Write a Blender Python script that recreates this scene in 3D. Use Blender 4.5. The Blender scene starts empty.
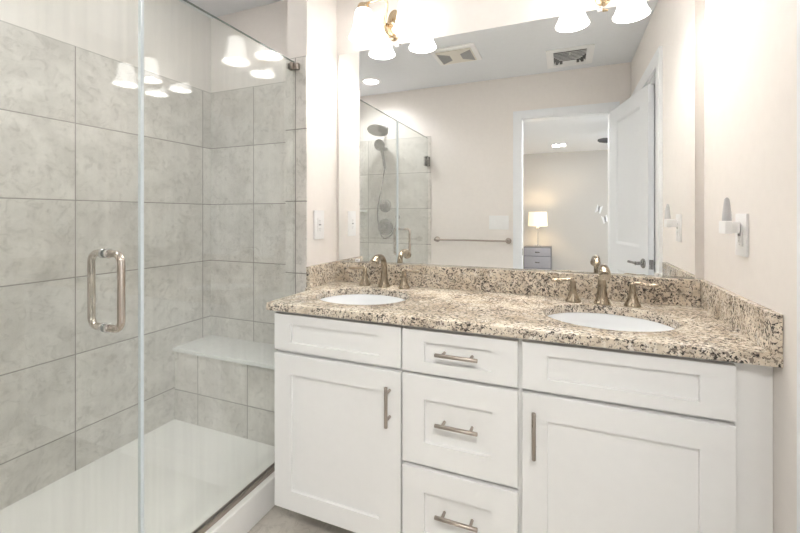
import bpy, bmesh, math, random
from mathutils import Vector, Matrix
PI = math.pi
random.seed(7)
S = bpy.context.scene
COL = S.collection

# ------------------------------------------------------------------ camera, world, exposure
CAMZ = 1.24
cam_d = bpy.data.cameras.new('camera')
cam = bpy.data.objects.new('camera', cam_d)
COL.objects.link(cam)
cam.location = (0, 0, CAMZ)
cam.rotation_euler = (PI / 2, 0, 0.3943)
cam_d.sensor_width = 36.0
cam_d.lens = 402.93 / 800 * 36.0
cam_d.shift_x = (400 - 395.93) / 800
cam_d.shift_y = (215.5 - 266.5) / 800
cam_d.clip_start = 0.02
S.camera = cam

W = bpy.data.worlds.new('world')
S.world = W
W.use_nodes = True
W.node_tree.nodes['Background'].inputs[0].default_value = (0.75, 0.85, 1, 1)
W.node_tree.nodes['Background'].inputs[1].default_value = 0.6

S.view_settings.view_transform = 'Standard'
S.view_settings.look = 'None'
S.view_settings.exposure = 1.48
S.view_settings.gamma = 1.0
S.view_settings.use_curve_mapping = False
S.cycles.use_denoising = True

BULB = 33.0        # emission of each vanity bulb
SHADE = 1.8        # glow of the frosted shades
BENCH_FILL = 15.0  # added lamp that lifts the back of the shower
VANITY_FILL = 29.0  # added lamp that lifts the counter and walls
CAN = 125.0         # recessed shower light
DOOR_FILL = 21.5        # added unseen panel that brightens the cabinet fronts through the doorway
WINDOW_FILL_W = 16.0    # added fill lamp at the invented bedroom window (watts)
TABLE_LAMP = 9.0


def area_light(name, loc, rot, sx, sy, watts, col):
    d = bpy.data.lights.new(name, 'AREA')
    d.shape = 'RECTANGLE'; d.size = sx; d.size_y = sy; d.energy = watts; d.color = col
    o = bpy.data.objects.new(name, d)
    o.location = loc; o.rotation_euler = rot
    COL.objects.link(o)
    return o


# added fill lamp, set at an invented unseen window right of the doorway
area_light('bedroom_fill', (2.33, -2.3, 1.5), (0, PI / 2, 0), 1.3, 1.7, WINDOW_FILL_W, (0.93, 0.97, 1.0))

# ------------------------------------------------------------------ helpers


def new_bm():
    return bmesh.new()


def merge(bm, b2):
    me = bpy.data.meshes.new('tmp')
    b2.to_mesh(me); b2.free()
    bm.from_mesh(me)
    bpy.data.meshes.remove(me)


def box(bm, lo, hi, bev=0.0, seg=2):
    b = bmesh.new()
    bmesh.ops.create_cube(b, size=1.0)
    for v in b.verts:
        for i in range(3):
            v.co[i] = lo[i] if v.co[i] < 0 else hi[i]
    if bev > 0:
        bmesh.ops.bevel(b, geom=list(b.edges), offset=bev, segments=seg, profile=0.7, affect='EDGES')
    bmesh.ops.recalc_face_normals(b, faces=list(b.faces))
    merge(bm, b)
    return bm


def ring_surface(bm, rings, cap0=True, cap1=True, closed_path=False):
    vs = [[bm.verts.new(p) for p in r] for r in rings]
    n = len(rings[0])
    m = len(vs)
    for i in range(m if closed_path else m - 1):
        a, b = vs[i], vs[(i + 1) % m]
        for j in range(n):
            bm.faces.new((a[j], a[(j + 1) % n], b[(j + 1) % n], b[j]))
    if not closed_path:
        if cap0: bm.faces.new(list(reversed(vs[0])))
        if cap1: bm.faces.new(vs[-1])


def tube(bm, pts, rad, n=12, flat=None):
    """tube along pts; rad number or list; flat=(a,b) squashes the section."""
    b = bmesh.new()
    pts = [Vector(p) for p in pts]
    m = len(pts)
    rads = rad if isinstance(rad, (list, tuple)) else [rad] * m
    tang = []
    for i in range(m):
        t = (pts[min(i + 1, m - 1)] - pts[max(i - 1, 0)])
        tang.append(t.normalized())
    up = Vector((0, 0, 1)) if abs(tang[0].z) < 0.9 else Vector((0, 1, 0))
    nrm = (up - tang[0] * up.dot(tang[0])).normalized()
    rings = []
    for i in range(m):
        nrm = (nrm - tang[i] * nrm.dot(tang[i])).normalized()
        bi = tang[i].cross(nrm)
        fx, fy = flat if flat else (1, 1)
        rings.append([pts[i] + rads[i] * (fx * math.cos(2 * PI * k / n) * nrm + fy * math.sin(2 * PI * k / n) * bi) for k in range(n)])
    ring_surface(b, rings)
    bmesh.ops.recalc_face_normals(b, faces=list(b.faces))
    merge(bm, b)
    return bm


def smooth_path(ctrl, per=8):
    """Catmull-Rom through control points."""
    c = [Vector(p) for p in ctrl]
    c = [c[0] * 2 - c[1]] + c + [c[-1] * 2 - c[-2]]
    out = []
    for i in range(1, len(c) - 2):
        p0, p1, p2, p3 = c[i - 1:i + 3]
        for k in range(per):
            t = k / per
            out.append(0.5 * ((2 * p1) + (p2 - p0) * t + (2 * p0 - 5 * p1 + 4 * p2 - p3) * t * t + (3 * p1 - p0 - 3 * p2 + p3) * t ** 3))
    out.append(c[-2])
    return out


def lerp_list(vals, n):
    out = []
    for i in range(n):
        t = i / (n - 1) * (len(vals) - 1)
        k = min(int(t), len(vals) - 2)
        out.append(vals[k] + (vals[k + 1] - vals[k]) * (t - k))
    return out


def lathe(bm, prof, M=None, n=32, cap0=True, cap1=True, sx=1.0, sy=1.0):
    """prof: list of (r, z) revolved about z, then transformed by M."""
    b = bmesh.new()
    rings = [[Vector((r * sx * math.cos(2 * PI * k / n), r * sy * math.sin(2 * PI * k / n), z)) for k in range(n)] for r, z in prof]
    ring_surface(b, rings, cap0, cap1)
    bmesh.ops.recalc_face_normals(b, faces=list(b.faces))
    if M is not None:
        bmesh.ops.transform(b, matrix=M, verts=list(b.verts))
    merge(bm, b)
    return bm


def T(*p):
    return Matrix.Translation(Vector(p))


def axis_m(p, d):
    """matrix taking +z to direction d, placed at p."""
    return T(*p) @ Vector((0, 0, 1)).rotation_difference(Vector(d).normalized()).to_matrix().to_4x4()


def cyl(bm, p, d, r, h, n=24, bev=0.0):
    if bev:
        pr = [(r - bev, 0), (r, bev), (r, h - bev), (r - bev, h)]
    else:
        pr = [(r, 0), (r, h)]
    return lathe(bm, pr, axis_m(p, d), n)


def prism(bm, outline, z0, z1, M=None, bev=0.0):
    b = bmesh.new()
    lo = [b.verts.new((x, y, z0)) for x, y in outline]
    hi = [b.verts.new((x, y, z1)) for x, y in outline]
    n = len(outline)
    b.faces.new(list(reversed(lo))); b.faces.new(hi)
    for i in range(n):
        b.faces.new((lo[i], lo[(i + 1) % n], hi[(i + 1) % n], hi[i]))
    bmesh.ops.recalc_face_normals(b, faces=list(b.faces))
    if bev:
        ed = [e for e in b.edges if abs(e.verts[0].co.z - e.verts[1].co.z) < 1e-6]
        bmesh.ops.bevel(b, geom=ed, offset=bev, segments=2, profile=0.7, affect='EDGES')
    if M is not None:
        bmesh.ops.transform(b, matrix=M, verts=list(b.verts))
    merge(bm, b)
    return bm


def chain_origin(p):
    v = Vector((0, 0, 0))
    while p is not None:
        v += p.location
        p = p.parent
    return v


def obj(name, bm, mat, parent=None, local=False, angle=35, base=None):
    """link bm as one mesh. World-space geometry is moved into the parent's frame unless local."""
    if parent is not None and not local:
        bmesh.ops.translate(bm, vec=-chain_origin(parent), verts=list(bm.verts))
    if parent is None and base is not None:
        bmesh.ops.translate(bm, vec=-Vector(base), verts=list(bm.verts))
    me = bpy.data.meshes.new(name)
    bm.to_mesh(me); bm.free()
    me.polygons.foreach_set('use_smooth', [True] * len(me.polygons))
    me.set_sharp_from_angle(angle=math.radians(angle))
    me.materials.append(mat)
    o = bpy.data.objects.new(name, me)
    COL.objects.link(o)
    if parent is not None:
        o.parent = parent
    elif base is not None:
        o.location = base
    return o


def tag(o, label, cat, group=None, kind=None):
    o['label'] = label; o['category'] = cat
    if group: o['group'] = group
    if kind: o['kind'] = kind
    return o


def thing(name, label, cat, loc=(0, 0, 0), rotz=0.0, group=None, kind=None):
    o = bpy.data.objects.new(name, None)
    o.empty_display_size = 0.05
    COL.objects.link(o)
    o.location = loc; o.rotation_euler = (0, 0, rotz)
    return tag(o, label, cat, group, kind)


def struct(name, bm, mat, label=None, cat='room', base=None):
    o = obj(name, bm, mat, base=base)
    o['kind'] = 'structure'
    o['category'] = cat
    o['label'] = label or name.replace('_', ' ')
    return o


def dup(root, loc, rotz=0.0, label=None):
    r = root.copy(); COL.objects.link(r); r.location = loc; r.rotation_euler = (0, 0, rotz)
    if label: r['label'] = label
    for ch in list(root.children):
        c = ch.copy(); COL.objects.link(c); c.parent = r
        for g in list(ch.children):
            d = g.copy(); COL.objects.link(d); d.parent = c
    return r


# ------------------------------------------------------------------ materials


def mat_new(name):
    m = bpy.data.materials.new(name)
    m.use_nodes = True
    nt = m.node_tree
    return m, nt, nt.nodes['Principled BSDF']


def L(nt, a, b):
    nt.links.new(a, b)


def nd(nt, t, **kw):
    n = nt.nodes.new(t)
    for k, v in kw.items():
        setattr(n, k, v)
    return n


def plain(name, col, rough=0.5, metal=0.0, noise=0.03, scale=30, bump=0.0, spec=None):
    m, nt, p = mat_new(name)
    p.inputs['Roughness'].default_value = rough
    p.inputs['Metallic'].default_value = metal
    if spec is not None:
        p.inputs['Specular IOR Level'].default_value = spec
    tc = nd(nt, 'ShaderNodeTexCoord')
    nz = nd(nt, 'ShaderNodeTexNoise'); nz.inputs['Scale'].default_value = scale; nz.inputs['Detail'].default_value = 4
    L(nt, tc.outputs['Object'], nz.inputs['Vector'])
    r = nd(nt, 'ShaderNodeValToRGB')
    r.color_ramp.elements[0].color = (*[c * (1 - noise) for c in col], 1)
    r.color_ramp.elements[1].color = (*[min(1, c * (1 + noise)) for c in col], 1)
    r.color_ramp.elements[0].position = .3; r.color_ramp.elements[1].position = .7
    L(nt, nz.outputs['Fac'], r.inputs[0])
    L(nt, r.outputs[0], p.inputs['Base Color'])
    if bump:
        b = nd(nt, 'ShaderNodeBump'); b.inputs['Strength'].default_value = bump; b.inputs['Distance'].default_value = .001
        n2 = nd(nt, 'ShaderNodeTexNoise'); n2.inputs['Scale'].default_value = 400
        L(nt, tc.outputs['Object'], n2.inputs['Vector'])
        L(nt, n2.outputs['Fac'], b.inputs['Height']); L(nt, b.outputs[0], p.inputs['Normal'])
    return m


def brushed(name, col, rough=0.28):
    m, nt, p = mat_new(name)
    p.inputs['Metallic'].default_value = 1.0
    tc = nd(nt, 'ShaderNodeTexCoord')
    nz = nd(nt, 'ShaderNodeTexNoise'); nz.inputs['Scale'].default_value = 220; nz.inputs['Detail'].default_value = 2
    mp = nd(nt, 'ShaderNodeMapping'); mp.inputs['Scale'].default_value = (1, 1, .08)
    L(nt, tc.outputs['Object'], mp.inputs[0]); L(nt, mp.outputs[0], nz.inputs['Vector'])
    mr = nd(nt, 'ShaderNodeMapRange'); mr.inputs['To Min'].default_value = rough - .06; mr.inputs['To Max'].default_value = rough + .08
    L(nt, nz.outputs['Fac'], mr.inputs[0]); L(nt, mr.outputs[0], p.inputs['Roughness'])
    p.inputs['Base Color'].default_value = (*col, 1)
    return m


def emit(name, col, strength, base=(.9, .9, .88)):
    m, nt, p = mat_new(name)
    p.inputs['Base Color'].default_value = (*base, 1)
    p.inputs['Emission Color'].default_value = (*col, 1)
    p.inputs['Emission Strength'].default_value = strength
    # faint mottling of the frosted surface
    tc = nd(nt, 'ShaderNodeTexCoord'); nz = nd(nt, 'ShaderNodeTexNoise'); nz.inputs['Scale'].default_value = 20
    L(nt, tc.outputs['Object'], nz.inputs['Vector'])
    mr = nd(nt, 'ShaderNodeMapRange'); mr.inputs['To Min'].default_value = .35; mr.inputs['To Max'].default_value = .45
    L(nt, nz.outputs['Fac'], mr.inputs[0]); L(nt, mr.outputs[0], p.inputs['Roughness'])
    return m


def math_n(nt, op, a, b=None):
    n = nd(nt, 'ShaderNodeMath', operation=op)
    for i, v in enumerate((a, b)):
        if v is None: continue
        if isinstance(v, (int, float)): n.inputs[i].default_value = v
        else: L(nt, v, n.inputs[i])
    return n.outputs[0]


def tile_mat(name, axis, u0, w, v0, h, vaxis='Z', light=(.80, .77, .73), dark=(.41, .39, .36), grout=(.27, .255, .235), gw=.0027, rough=.38, vein=False):
    m, nt, p = mat_new(name)
    geo = nd(nt, 'ShaderNodeNewGeometry')
    sp = nd(nt, 'ShaderNodeSeparateXYZ'); L(nt, geo.outputs['Position'], sp.inputs[0])
    u = math_n(nt, 'DIVIDE', math_n(nt, 'SUBTRACT', sp.outputs[axis], u0), w)
    v = math_n(nt, 'DIVIDE', math_n(nt, 'SUBTRACT', sp.outputs[vaxis], v0), h)
    du = math_n(nt, 'MULTIPLY', math_n(nt, 'PINGPONG', u, .5), w)
    dv = math_n(nt, 'MULTIPLY', math_n(nt, 'PINGPONG', v, .5), h)
    # pingpong with scale .5 is the distance to the nearest whole number
    dist = math_n(nt, 'MINIMUM', du, dv)
    g = nd(nt, 'ShaderNodeMapRange'); g.inputs['From Min'].default_value = gw * .6; g.inputs['From Max'].default_value = gw * 1.2
    L(nt, dist, g.inputs[0])
    cell = nd(nt, 'ShaderNodeCombineXYZ')
    L(nt, math_n(nt, 'FLOOR', u), cell.inputs[0]); L(nt, math_n(nt, 'FLOOR', v), cell.inputs[1])
    wn = nd(nt, 'ShaderNodeTexWhiteNoise'); L(nt, cell.outputs[0], wn.inputs['Vector'])
    # shift the clouds per tile
    add = nd(nt, 'ShaderNodeVectorMath', operation='MULTIPLY_ADD')
    L(nt, wn.outputs['Color'], add.inputs[0]); add.inputs[1].default_value = (9, 9, 9); L(nt, geo.outputs['Position'], add.inputs[2])
    n1 = nd(nt, 'ShaderNodeTexNoise'); n1.inputs['Scale'].default_value = 5; n1.inputs['Detail'].default_value = 7; n1.inputs['Roughness'].default_value = .62; n1.inputs['Distortion'].default_value = .6
    L(nt, add.outputs[0], n1.inputs['Vector'])
    n2 = nd(nt, 'ShaderNodeTexNoise'); n2.inputs['Scale'].default_value = 22; n2.inputs['Detail'].default_value = 8; n2.inputs['Roughness'].default_value = .75; n2.inputs['Distortion'].default_value = 1.2
    L(nt, add.outputs[0], n2.inputs['Vector'])
    r1 = nd(nt, 'ShaderNodeValToRGB')
    r1.color_ramp.elements[0].position = .34; r1.color_ramp.elements[0].color = (*[a * .55 + b * .45 for a, b in zip(light, dark)], 1)
    r1.color_ramp.elements[1].position = .60; r1.color_ramp.elements[1].color = (*light, 1)
    L(nt, n1.outputs['Fac'], r1.inputs[0])
    # scattered darker veins and pits
    r2 = nd(nt, 'ShaderNodeValToRGB')
    e = r2.color_ramp.elements
    e[0].position = .50; e[0].color = (0, 0, 0, 1); e[1].position = .66; e[1].color = (.8, .8, .8, 1)
    L(nt, n2.outputs['Fac'], r2.inputs[0])
    msk = math_n(nt, 'MULTIPLY', r2.outputs[0], math_n(nt, 'SUBTRACT', 1.25, n1.outputs['Fac']))
    mx = nd(nt, 'ShaderNodeMix', data_type='RGBA')
    L(nt, msk, mx.inputs[0]); L(nt, r1.outputs[0], mx.inputs[6]); mx.inputs[7].default_value = (*dark, 1)
    # tile to tile tone
    tone = nd(nt, 'ShaderNodeMapRange'); tone.inputs['To Min'].default_value = .93; tone.inputs['To Max'].default_value = 1.05
    L(nt, wn.outputs['Value'], tone.inputs[0])
    hs = nd(nt, 'ShaderNodeHueSaturation'); L(nt, tone.outputs[0], hs.inputs['Value']); L(nt, mx.outputs[2], hs.inputs['Color'])
    fin = nd(nt, 'ShaderNodeMix', data_type='RGBA')
    L(nt, g.outputs[0], fin.inputs[0]); fin.inputs[6].default_value = (*grout, 1); L(nt, hs.outputs[0], fin.inputs[7])
    L(nt, fin.outputs[2], p.inputs['Base Color'])
    p.inputs['Roughness'].default_value = rough
    b = nd(nt, 'ShaderNodeBump'); b.inputs['Strength'].default_value = .5; b.inputs['Distance'].default_value = .0015
    L(nt, g.outputs[0], b.inputs['Height']); L(nt, b.outputs[0], p.inputs['Normal'])
    return m


def granite_mat():
    m, nt, p = mat_new('granite')
    geo = nd(nt, 'ShaderNodeNewGeometry')
    pos = geo.outputs['Position']

    def noise(scale, detail, rough=.6, dist=0.0, off=(0, 0, 0), sc=(1, 1, 1)):
        mp = nd(nt, 'ShaderNodeMapping'); mp.inputs['Location'].default_value = off; mp.inputs['Scale'].default_value = sc
        mp.inputs['Rotation'].default_value = (.3, .5, .5)
        L(nt, pos, mp.inputs[0])
        n = nd(nt, 'ShaderNodeTexNoise'); n.inputs['Scale'].default_value = scale; n.inputs['Detail'].default_value = detail
        n.inputs['Roughness'].default_value = rough; n.inputs['Distortion'].default_value = dist
        L(nt, mp.outputs[0], n.inputs['Vector'])
        return n.outputs['Fac']

    def ramp(fac, a, b, ca, cb):
        r = nd(nt, 'ShaderNodeValToRGB')
        r.color_ramp.elements[0].position = a; r.color_ramp.elements[0].color = (*ca, 1)
        r.color_ramp.elements[1].position = b; r.color_ramp.elements[1].color = (*cb, 1)
        L(nt, fac, r.inputs[0]); return r.outputs[0]

    def mix(fac, a, colb):
        x = nd(nt, 'ShaderNodeMix', data_type='RGBA')
        L(nt, fac, x.inputs[0]); L(nt, a, x.inputs[6]); x.inputs[7].default_value = (*colb, 1)
        return x.outputs[2]
    one, zero = (1, 1, 1), (0, 0, 0)
    c = ramp(noise(16, 6, .65), .36, .62, (.58, .49, .38), (.84, .765, .65))
    c = mix(ramp(noise(45, 6, .7, .8, (3, 1, 2)),   .52, .62, zero, (.7, .7, .7)), c, (.40, .35, .295))     # warm grey patches
    c = mix(ramp(noise(40, 4, .6, .5, (7, 4, 1)), .58, .66, zero, (.7, .7, .7)), c, (.86, .82, .75))        # white quartz
    big = noise(10, 3, .5, 0, (1, 8, 5))
    f = nd(nt, 'ShaderNodeMath', operation='MULTIPLY_ADD'); L(nt, big, f.inputs[0]); f.inputs[1].default_value = .2
    L(nt, noise(92, 4, .6, .6, (5, 5, 9), (1, 1.4, 1)), f.inputs[2])
    c = mix(ramp(f.outputs[0], .648, .688, zero, (.85, .85, .85)), c, (.16, .125, .105))                       # brown mica
    f2 = nd(nt, 'ShaderNodeMath', operation='MULTIPLY_ADD'); L(nt, big, f2.inputs[0]); f2.inputs[1].default_value = .2
    L(nt, noise(130, 3, .55, .5, (2, 9, 3), (1, 1.3, 1)), f2.inputs[2])
    c = mix(ramp(f2.outputs[0], .672, .705, zero, (.95, .95, .95)), c, (.03, .027, .027))                       # black specks
    L(nt, c, p.inputs['Base Color'])
    p.inputs['Roughness'].default_value = .16
    return m


def glass_mat(name, tint, haze=0.02, f0=.045, pw=5.0):
    """thin architectural glass: straight transmission plus Fresnel reflection per face, a little haze."""
    m, nt, p = mat_new(name)
    nt.nodes.remove(p)
    out = nt.nodes['Material Output']
    geo = nd(nt, 'ShaderNodeNewGeometry')
    dp = nd(nt, 'ShaderNodeVectorMath', operation='DOT_PRODUCT')
    L(nt, geo.outputs['Incoming'], dp.inputs[0]); L(nt, geo.outputs['Normal'], dp.inputs[1])
    k = math_n(nt, 'SUBTRACT', 1.0, math_n(nt, 'ABSOLUTE', dp.outputs['Value']))
    fr = nd(nt, 'ShaderNodeMath', operation='MULTIPLY_ADD'); L(nt, math_n(nt, 'POWER', k, pw), fr.inputs[0]); fr.inputs[1].default_value = 1 - f0; fr.inputs[2].default_value = f0
    tr = nd(nt, 'ShaderNodeBsdfTransparent'); tr.inputs[0].default_value = (*tint, 1)
    gl = nd(nt, 'ShaderNodeBsdfGlossy'); gl.inputs['Roughness'].default_value = 0.0; gl.inputs[0].default_value = (1, 1, 1, 1)
    df = nd(nt, 'ShaderNodeBsdfDiffuse'); df.inputs[0].default_value = (.85, .88, .87, 1)
    # water-spot streaks make the haze uneven
    mp = nd(nt, 'ShaderNodeMapping'); mp.inputs['Scale'].default_value = (60, 60, 1.5); L(nt, geo.outputs['Position'], mp.inputs[0])
    nz = nd(nt, 'ShaderNodeTexNoise'); nz.inputs['Scale'].default_value = 1.0; nz.inputs['Detail'].default_value = 3; L(nt, mp.outputs[0], nz.inputs['Vector'])
    hz = math_n(nt, 'MULTIPLY', nz.outputs['Fac'], haze * 2)
    m0 = nd(nt, 'ShaderNodeMixShader'); L(nt, hz, m0.inputs[0]); L(nt, tr.outputs[0], m0.inputs[1]); L(nt, df.outputs[0], m0.inputs[2])
    m1 = nd(nt, 'ShaderNodeMixShader'); L(nt, fr.outputs[0], m1.inputs[0]); L(nt, m0.outputs[0], m1.inputs[1]); L(nt, gl.outputs[0], m1.inputs[2])
    L(nt, m1.outputs[0], out.inputs[0])
    return m


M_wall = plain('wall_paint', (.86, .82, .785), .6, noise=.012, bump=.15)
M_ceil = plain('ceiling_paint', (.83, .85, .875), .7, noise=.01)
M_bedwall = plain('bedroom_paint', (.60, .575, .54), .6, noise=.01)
M_trim = plain('trim_paint', (.84, .86, .885), .28, noise=.008)
M_cab = plain('cabinet_lacquer', (.84, .84, .835), .33, noise=.008)
M_cabin = plain('cabinet_carcass', (.66, .655, .635), .45, noise=.01)
M_plastic = plain('white_plastic', (.92, .92, .92), .3, noise=.01)
M_porc = plain('porcelain', (.86, .88, .90), .08, noise=.005)
M_acryl = plain('pan_acrylic', (.90, .89, .865), .3, noise=.01)
M_bench = plain('bench_stone', (.85, .855, .845), .2, noise=.03)
M_nickel = brushed('warm_nickel', (.37, .31, .235), .27)
M_pull = brushed('pull_nickel', (.42, .37, .33), .3)
M_handle = brushed('satin_handle', (.60, .53, .47), .25)
M_steel = brushed('shower_steel', (.36, .35, .34), .25)
M_gold = brushed('lamp_gold', (.62, .49, .33), .25)
M_dark = plain('dark_slot', (.03, .03, .03), .6)
M_slot = plain('vent_shadow', (.16, .16, .16), .7)
M_grey = plain('grey_grille', (.36, .36, .36), .6, noise=.15, scale=300)
M_fanc = plain('fan_ivory', (.80, .765, .69), .4, noise=.01)
M_fanblade = plain('fan_blade', (.06, .06, .065), .35, noise=.1)
M_mirror, _nt, _p = mat_new('mirror_silver')
_p.inputs['Metallic'].default_value = 1; _p.inputs['Roughness'].default_value = 0.0; _p.inputs['Base Color'].default_value = (.955, .965, .96, 1)
M_granite = granite_mat()
M_glass = glass_mat('shower_glass', (.968, .983, .974), .055)
M_edge = plain('glass_edge', (.10, .14, .13), .1)
M_seal = plain('clear_seal', (.70, .76, .80), .15, noise=.02)
M_clear = glass_mat('clear_acrylic', (.95, .96, .97), .12)
M_shade = emit('frosted_shade', (1, .965, .925), SHADE)
M_bulb = emit('bulb_glow', (1, .94, .885), BULB)
M_can = emit('can_glow', (1, .985, .97), CAN)
M_doorfill = emit('door_fill_glow', (1, .97, .92), DOOR_FILL)
M_lampshade = emit('linen_shade', (1, .76, .45), .36)
M_stand = plain('nightstand_grey', (.40, .39, .42), .4, noise=.03)
M_standedge = plain('nightstand_edge', (.17, .17, .18), .4)
M_chrome = brushed('chrome', (.7, .7, .7), .1)
TH = .338
ZT = 1.983
M_tileL = tile_mat('tile_left', 'Y', 1.0915, 2 * TH, ZT, TH)
M_tileB = tile_mat('tile_back', 'X', -1.647, 2 * TH, ZT, TH)
M_tileE = tile_mat('tile_entry', 'X', -1.80, 2 * TH, ZT, TH)
M_tileS = tile_mat('tile_partition', 'X', -1.165, 2 * TH, ZT, TH)
M_tileN = tile_mat('tile_bench', 'X', -1.803, TH, .285, TH)
M_floor = tile_mat('floor_tile', 'X', -.55, .61, 0, .61, vaxis='Y', light=(.66, .62, .56), dark=(.40, .37, .33), grout=(.5, .48, .44), rough=.25)
M_carpet = plain('bedroom_carpet', (.50, .47, .42), .9, noise=.1, scale=200)

# ------------------------------------------------------------------ room dimensions
XL, XR = -1.977, .488           # tiled left wall, painted right wall
YB = 1.845                      # vanity wall
YE = .06                        # bathroom face of the entry wall
ZC = 2.44
SX0, SX1, SY = -1.222, -1.107, 1.569   # partition (stub) between shower and vanity
GX = -1.175                    # shower glass plane
CT = .903                       # counter top

# ------------------------------------------------------------------ structure
b = new_bm(); box(b, (-2.1, -.06, -.1), (.7, 2.0, 0)); struct('floor', b, M_floor, 'grey marble-look tile floor', 'floor')
b = new_bm(); hx, hy, hr = -1.592, .435, .068
box(b, (-2.1, -.06, ZC), (.7, hy - hr, ZC + .1)); box(b, (-2.1, hy + hr, ZC), (.7, 2.0, ZC + .1))
box(b, (-2.1, hy - hr, ZC), (hx - hr, hy + hr, ZC + .1)); box(b, (hx + hr, hy - hr, ZC), (.7, hy + hr, ZC + .1)); box(b, (hx - hr, hy - hr, ZC + .08), (hx + hr, hy + hr, ZC + .1))
struct('ceiling', b, M_ceil, 'flat white bathroom ceiling', 'ceiling')
b = new_bm(); box(b, (SX1 - .05, YB, 0), (XR + .1, YB + .12, ZC)); struct('wall_vanity', b, M_wall, 'warm white wall behind the vanity mirror', 'wall')
b = new_bm(); box(b, (XL - .1, 1.834, 0), (SX1 - .05, YB + .12, ZC)); struct('wall_shower_back', b, M_wall, 'painted wall above the shower bench tiles', 'wall')
b = new_bm(); box(b, (XL - .1, -.06, 0), (XL - .008, 1.834, ZC)); struct('wall_left', b, M_wall, 'painted wall above the left shower tiles', 'wall')
b = new_bm(); box(b, (SX0 + .006, SY + .008, 0), (SX1, YB, ZC)); struct('wall_partition', b, M_wall, 'narrow painted wall between shower and vanity', 'wall')
# tiled faces
b = new_bm(); box(b, (XL - .008, YE, .10), (XL, 1.834, ZT)); struct('wall_tile_left', b, M_tileL, 'grey stone-look tiling on the left shower wall', 'wall')
b = new_bm(); box(b, (XL, 1.826, .10), (SX0, 1.834, ZT)); struct('wall_tile_back', b, M_tileB, 'grey stone-look tiling behind the shower bench', 'wall')
b = new_bm(); box(b, (SX0, SY, 0), (SX1 + .001, SY + .008, ZT)); box(b, (SX0, SY + .008, .1), (SX0 + .006, 1.826, ZT)); struct('wall_tile_partition', b, M_tileS, 'grey tiling on the end of the narrow partition', 'wall')
b = new_bm(); box(b, (XL, YE, .10), (-1.147, YE + .008, ZT)); struct('wall_tile_entry', b, M_tileE, 'grey tiling behind the shower head', 'wall')
# entry wall with the doorway the camera looks through
DX0, DX1, DZ = -.331, .336, 2.065
b = new_bm()
box(b, (XL - .1, -.06, 0), (DX0 - .012, YE, ZC)); box(b, (DX1 + .012, -.06, 0), (XR + .1, YE, ZC)); box(b, (DX0 - .012, -.06, DZ + .012), (DX1 + .012, YE, ZC))
struct('wall_entry', b, M_wall, 'cream wall with the towel bar and bedroom doorway', 'wall')
b = new_bm()
for y0, y1 in ((YE, YE + .018), (-.078, -.06)):
    o = [(DX0 - .072, 0), (DX0 - .006, 0), (DX0 - .006, DZ + .006), (DX1 + .006, DZ + .006), (DX1 + .006, 0), (DX1 + .072, 0), (DX1 + .072, DZ + .072), (DX0 - .072, DZ + .072)]
    prism(b, o, -y1, -y0, Matrix.Rotation(PI / 2, 4, 'X'), .003)
box(b, (DX0 - .012, -.06, 0), (DX0, YE, DZ)); box(b, (DX1, -.06, 0), (DX1 + .012, YE, DZ)); box(b, (DX0 - .012, -.06, DZ), (DX1 + .012, YE, DZ + .012))
tr1 = struct('trim_1', b, M_trim, 'white casing round the bedroom doorway', 'trim')
b = new_bm(); box(b, (DX0 + .0002, .005, .895), (DX0 + .002, .045, .955), .0006); obj('strike_plate', b, M_steel, tr1)
# right wall with a cased closet door
RY0, RY1, RZ = .18, 1.045, 2.065
b = new_bm()
box(b, (XR, RY1, 0), (XR + .12, YB, ZC)); box(b, (XR, YE, 0), (XR + .12, RY0, ZC)); box(b, (XR, RY0, RZ), (XR + .12, RY1, ZC))
struct('wall_right', b, M_wall, 'warm white wall on the right with the outlet', 'wall')
b = new_bm()
o = [(RY0 - .075, 0), (RY0, 0), (RY0, RZ), (RY1 + .012, RZ), (RY1 + .012, 0), (RY1 + .105, 0), (RY1 + .105, RZ + .08), (RY0 - .075, RZ + .08)]
prism(b, o, XR - .018, XR, Matrix(((0, 0, 1, 0), (1, 0, 0, 0), (0, 1, 0, 0), (0, 0, 0, 1))), .003)
box(b, (XR, RY1 - .012, 0), (XR + .12, RY1, RZ)); box(b, (XR, RY0, 0), (XR + .12, RY0 + .012, RZ)); box(b, (XR, RY0 + .012, RZ - .012), (XR + .12, RY1 - .012, RZ))
struct('trim_2', b, M_trim, 'white casing round the closet door on the right wall', 'trim')
b = new_bm(); box(b, (XR + .044, RY0 + .013, .005), (XR + .08, RY1 - .013, RZ - .013)); struct('door_2', b, M_trim, 'white closet door recessed in the right wall', 'door')

# bedroom seen through the doorway
BX0, BX1, BY = -2.4, 2.4, -4.6
b = new_bm(); box(b, (BX0, BY, -.1), (BX1, -.06, 0)); struct('floor_bedroom', b, M_carpet, 'beige carpeted bedroom floor', 'floor')
b = new_bm(); box(b, (BX0, BY, ZC), (BX1, -.06, ZC + .1)); struct('ceiling_bedroom', b, M_ceil, 'flat white bedroom ceiling', 'ceiling')
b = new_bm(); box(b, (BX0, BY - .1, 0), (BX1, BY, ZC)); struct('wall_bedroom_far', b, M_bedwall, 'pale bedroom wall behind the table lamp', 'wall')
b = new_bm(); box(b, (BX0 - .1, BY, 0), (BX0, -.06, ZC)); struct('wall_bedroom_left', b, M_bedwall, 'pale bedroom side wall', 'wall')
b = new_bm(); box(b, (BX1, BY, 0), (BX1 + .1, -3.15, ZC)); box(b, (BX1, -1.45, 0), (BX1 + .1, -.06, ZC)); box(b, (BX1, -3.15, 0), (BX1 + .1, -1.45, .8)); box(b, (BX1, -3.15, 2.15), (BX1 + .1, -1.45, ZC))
struct('wall_bedroom_right', b, M_bedwall, 'pale bedroom wall with an added, unseen window', 'wall')
b = new_bm()
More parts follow.
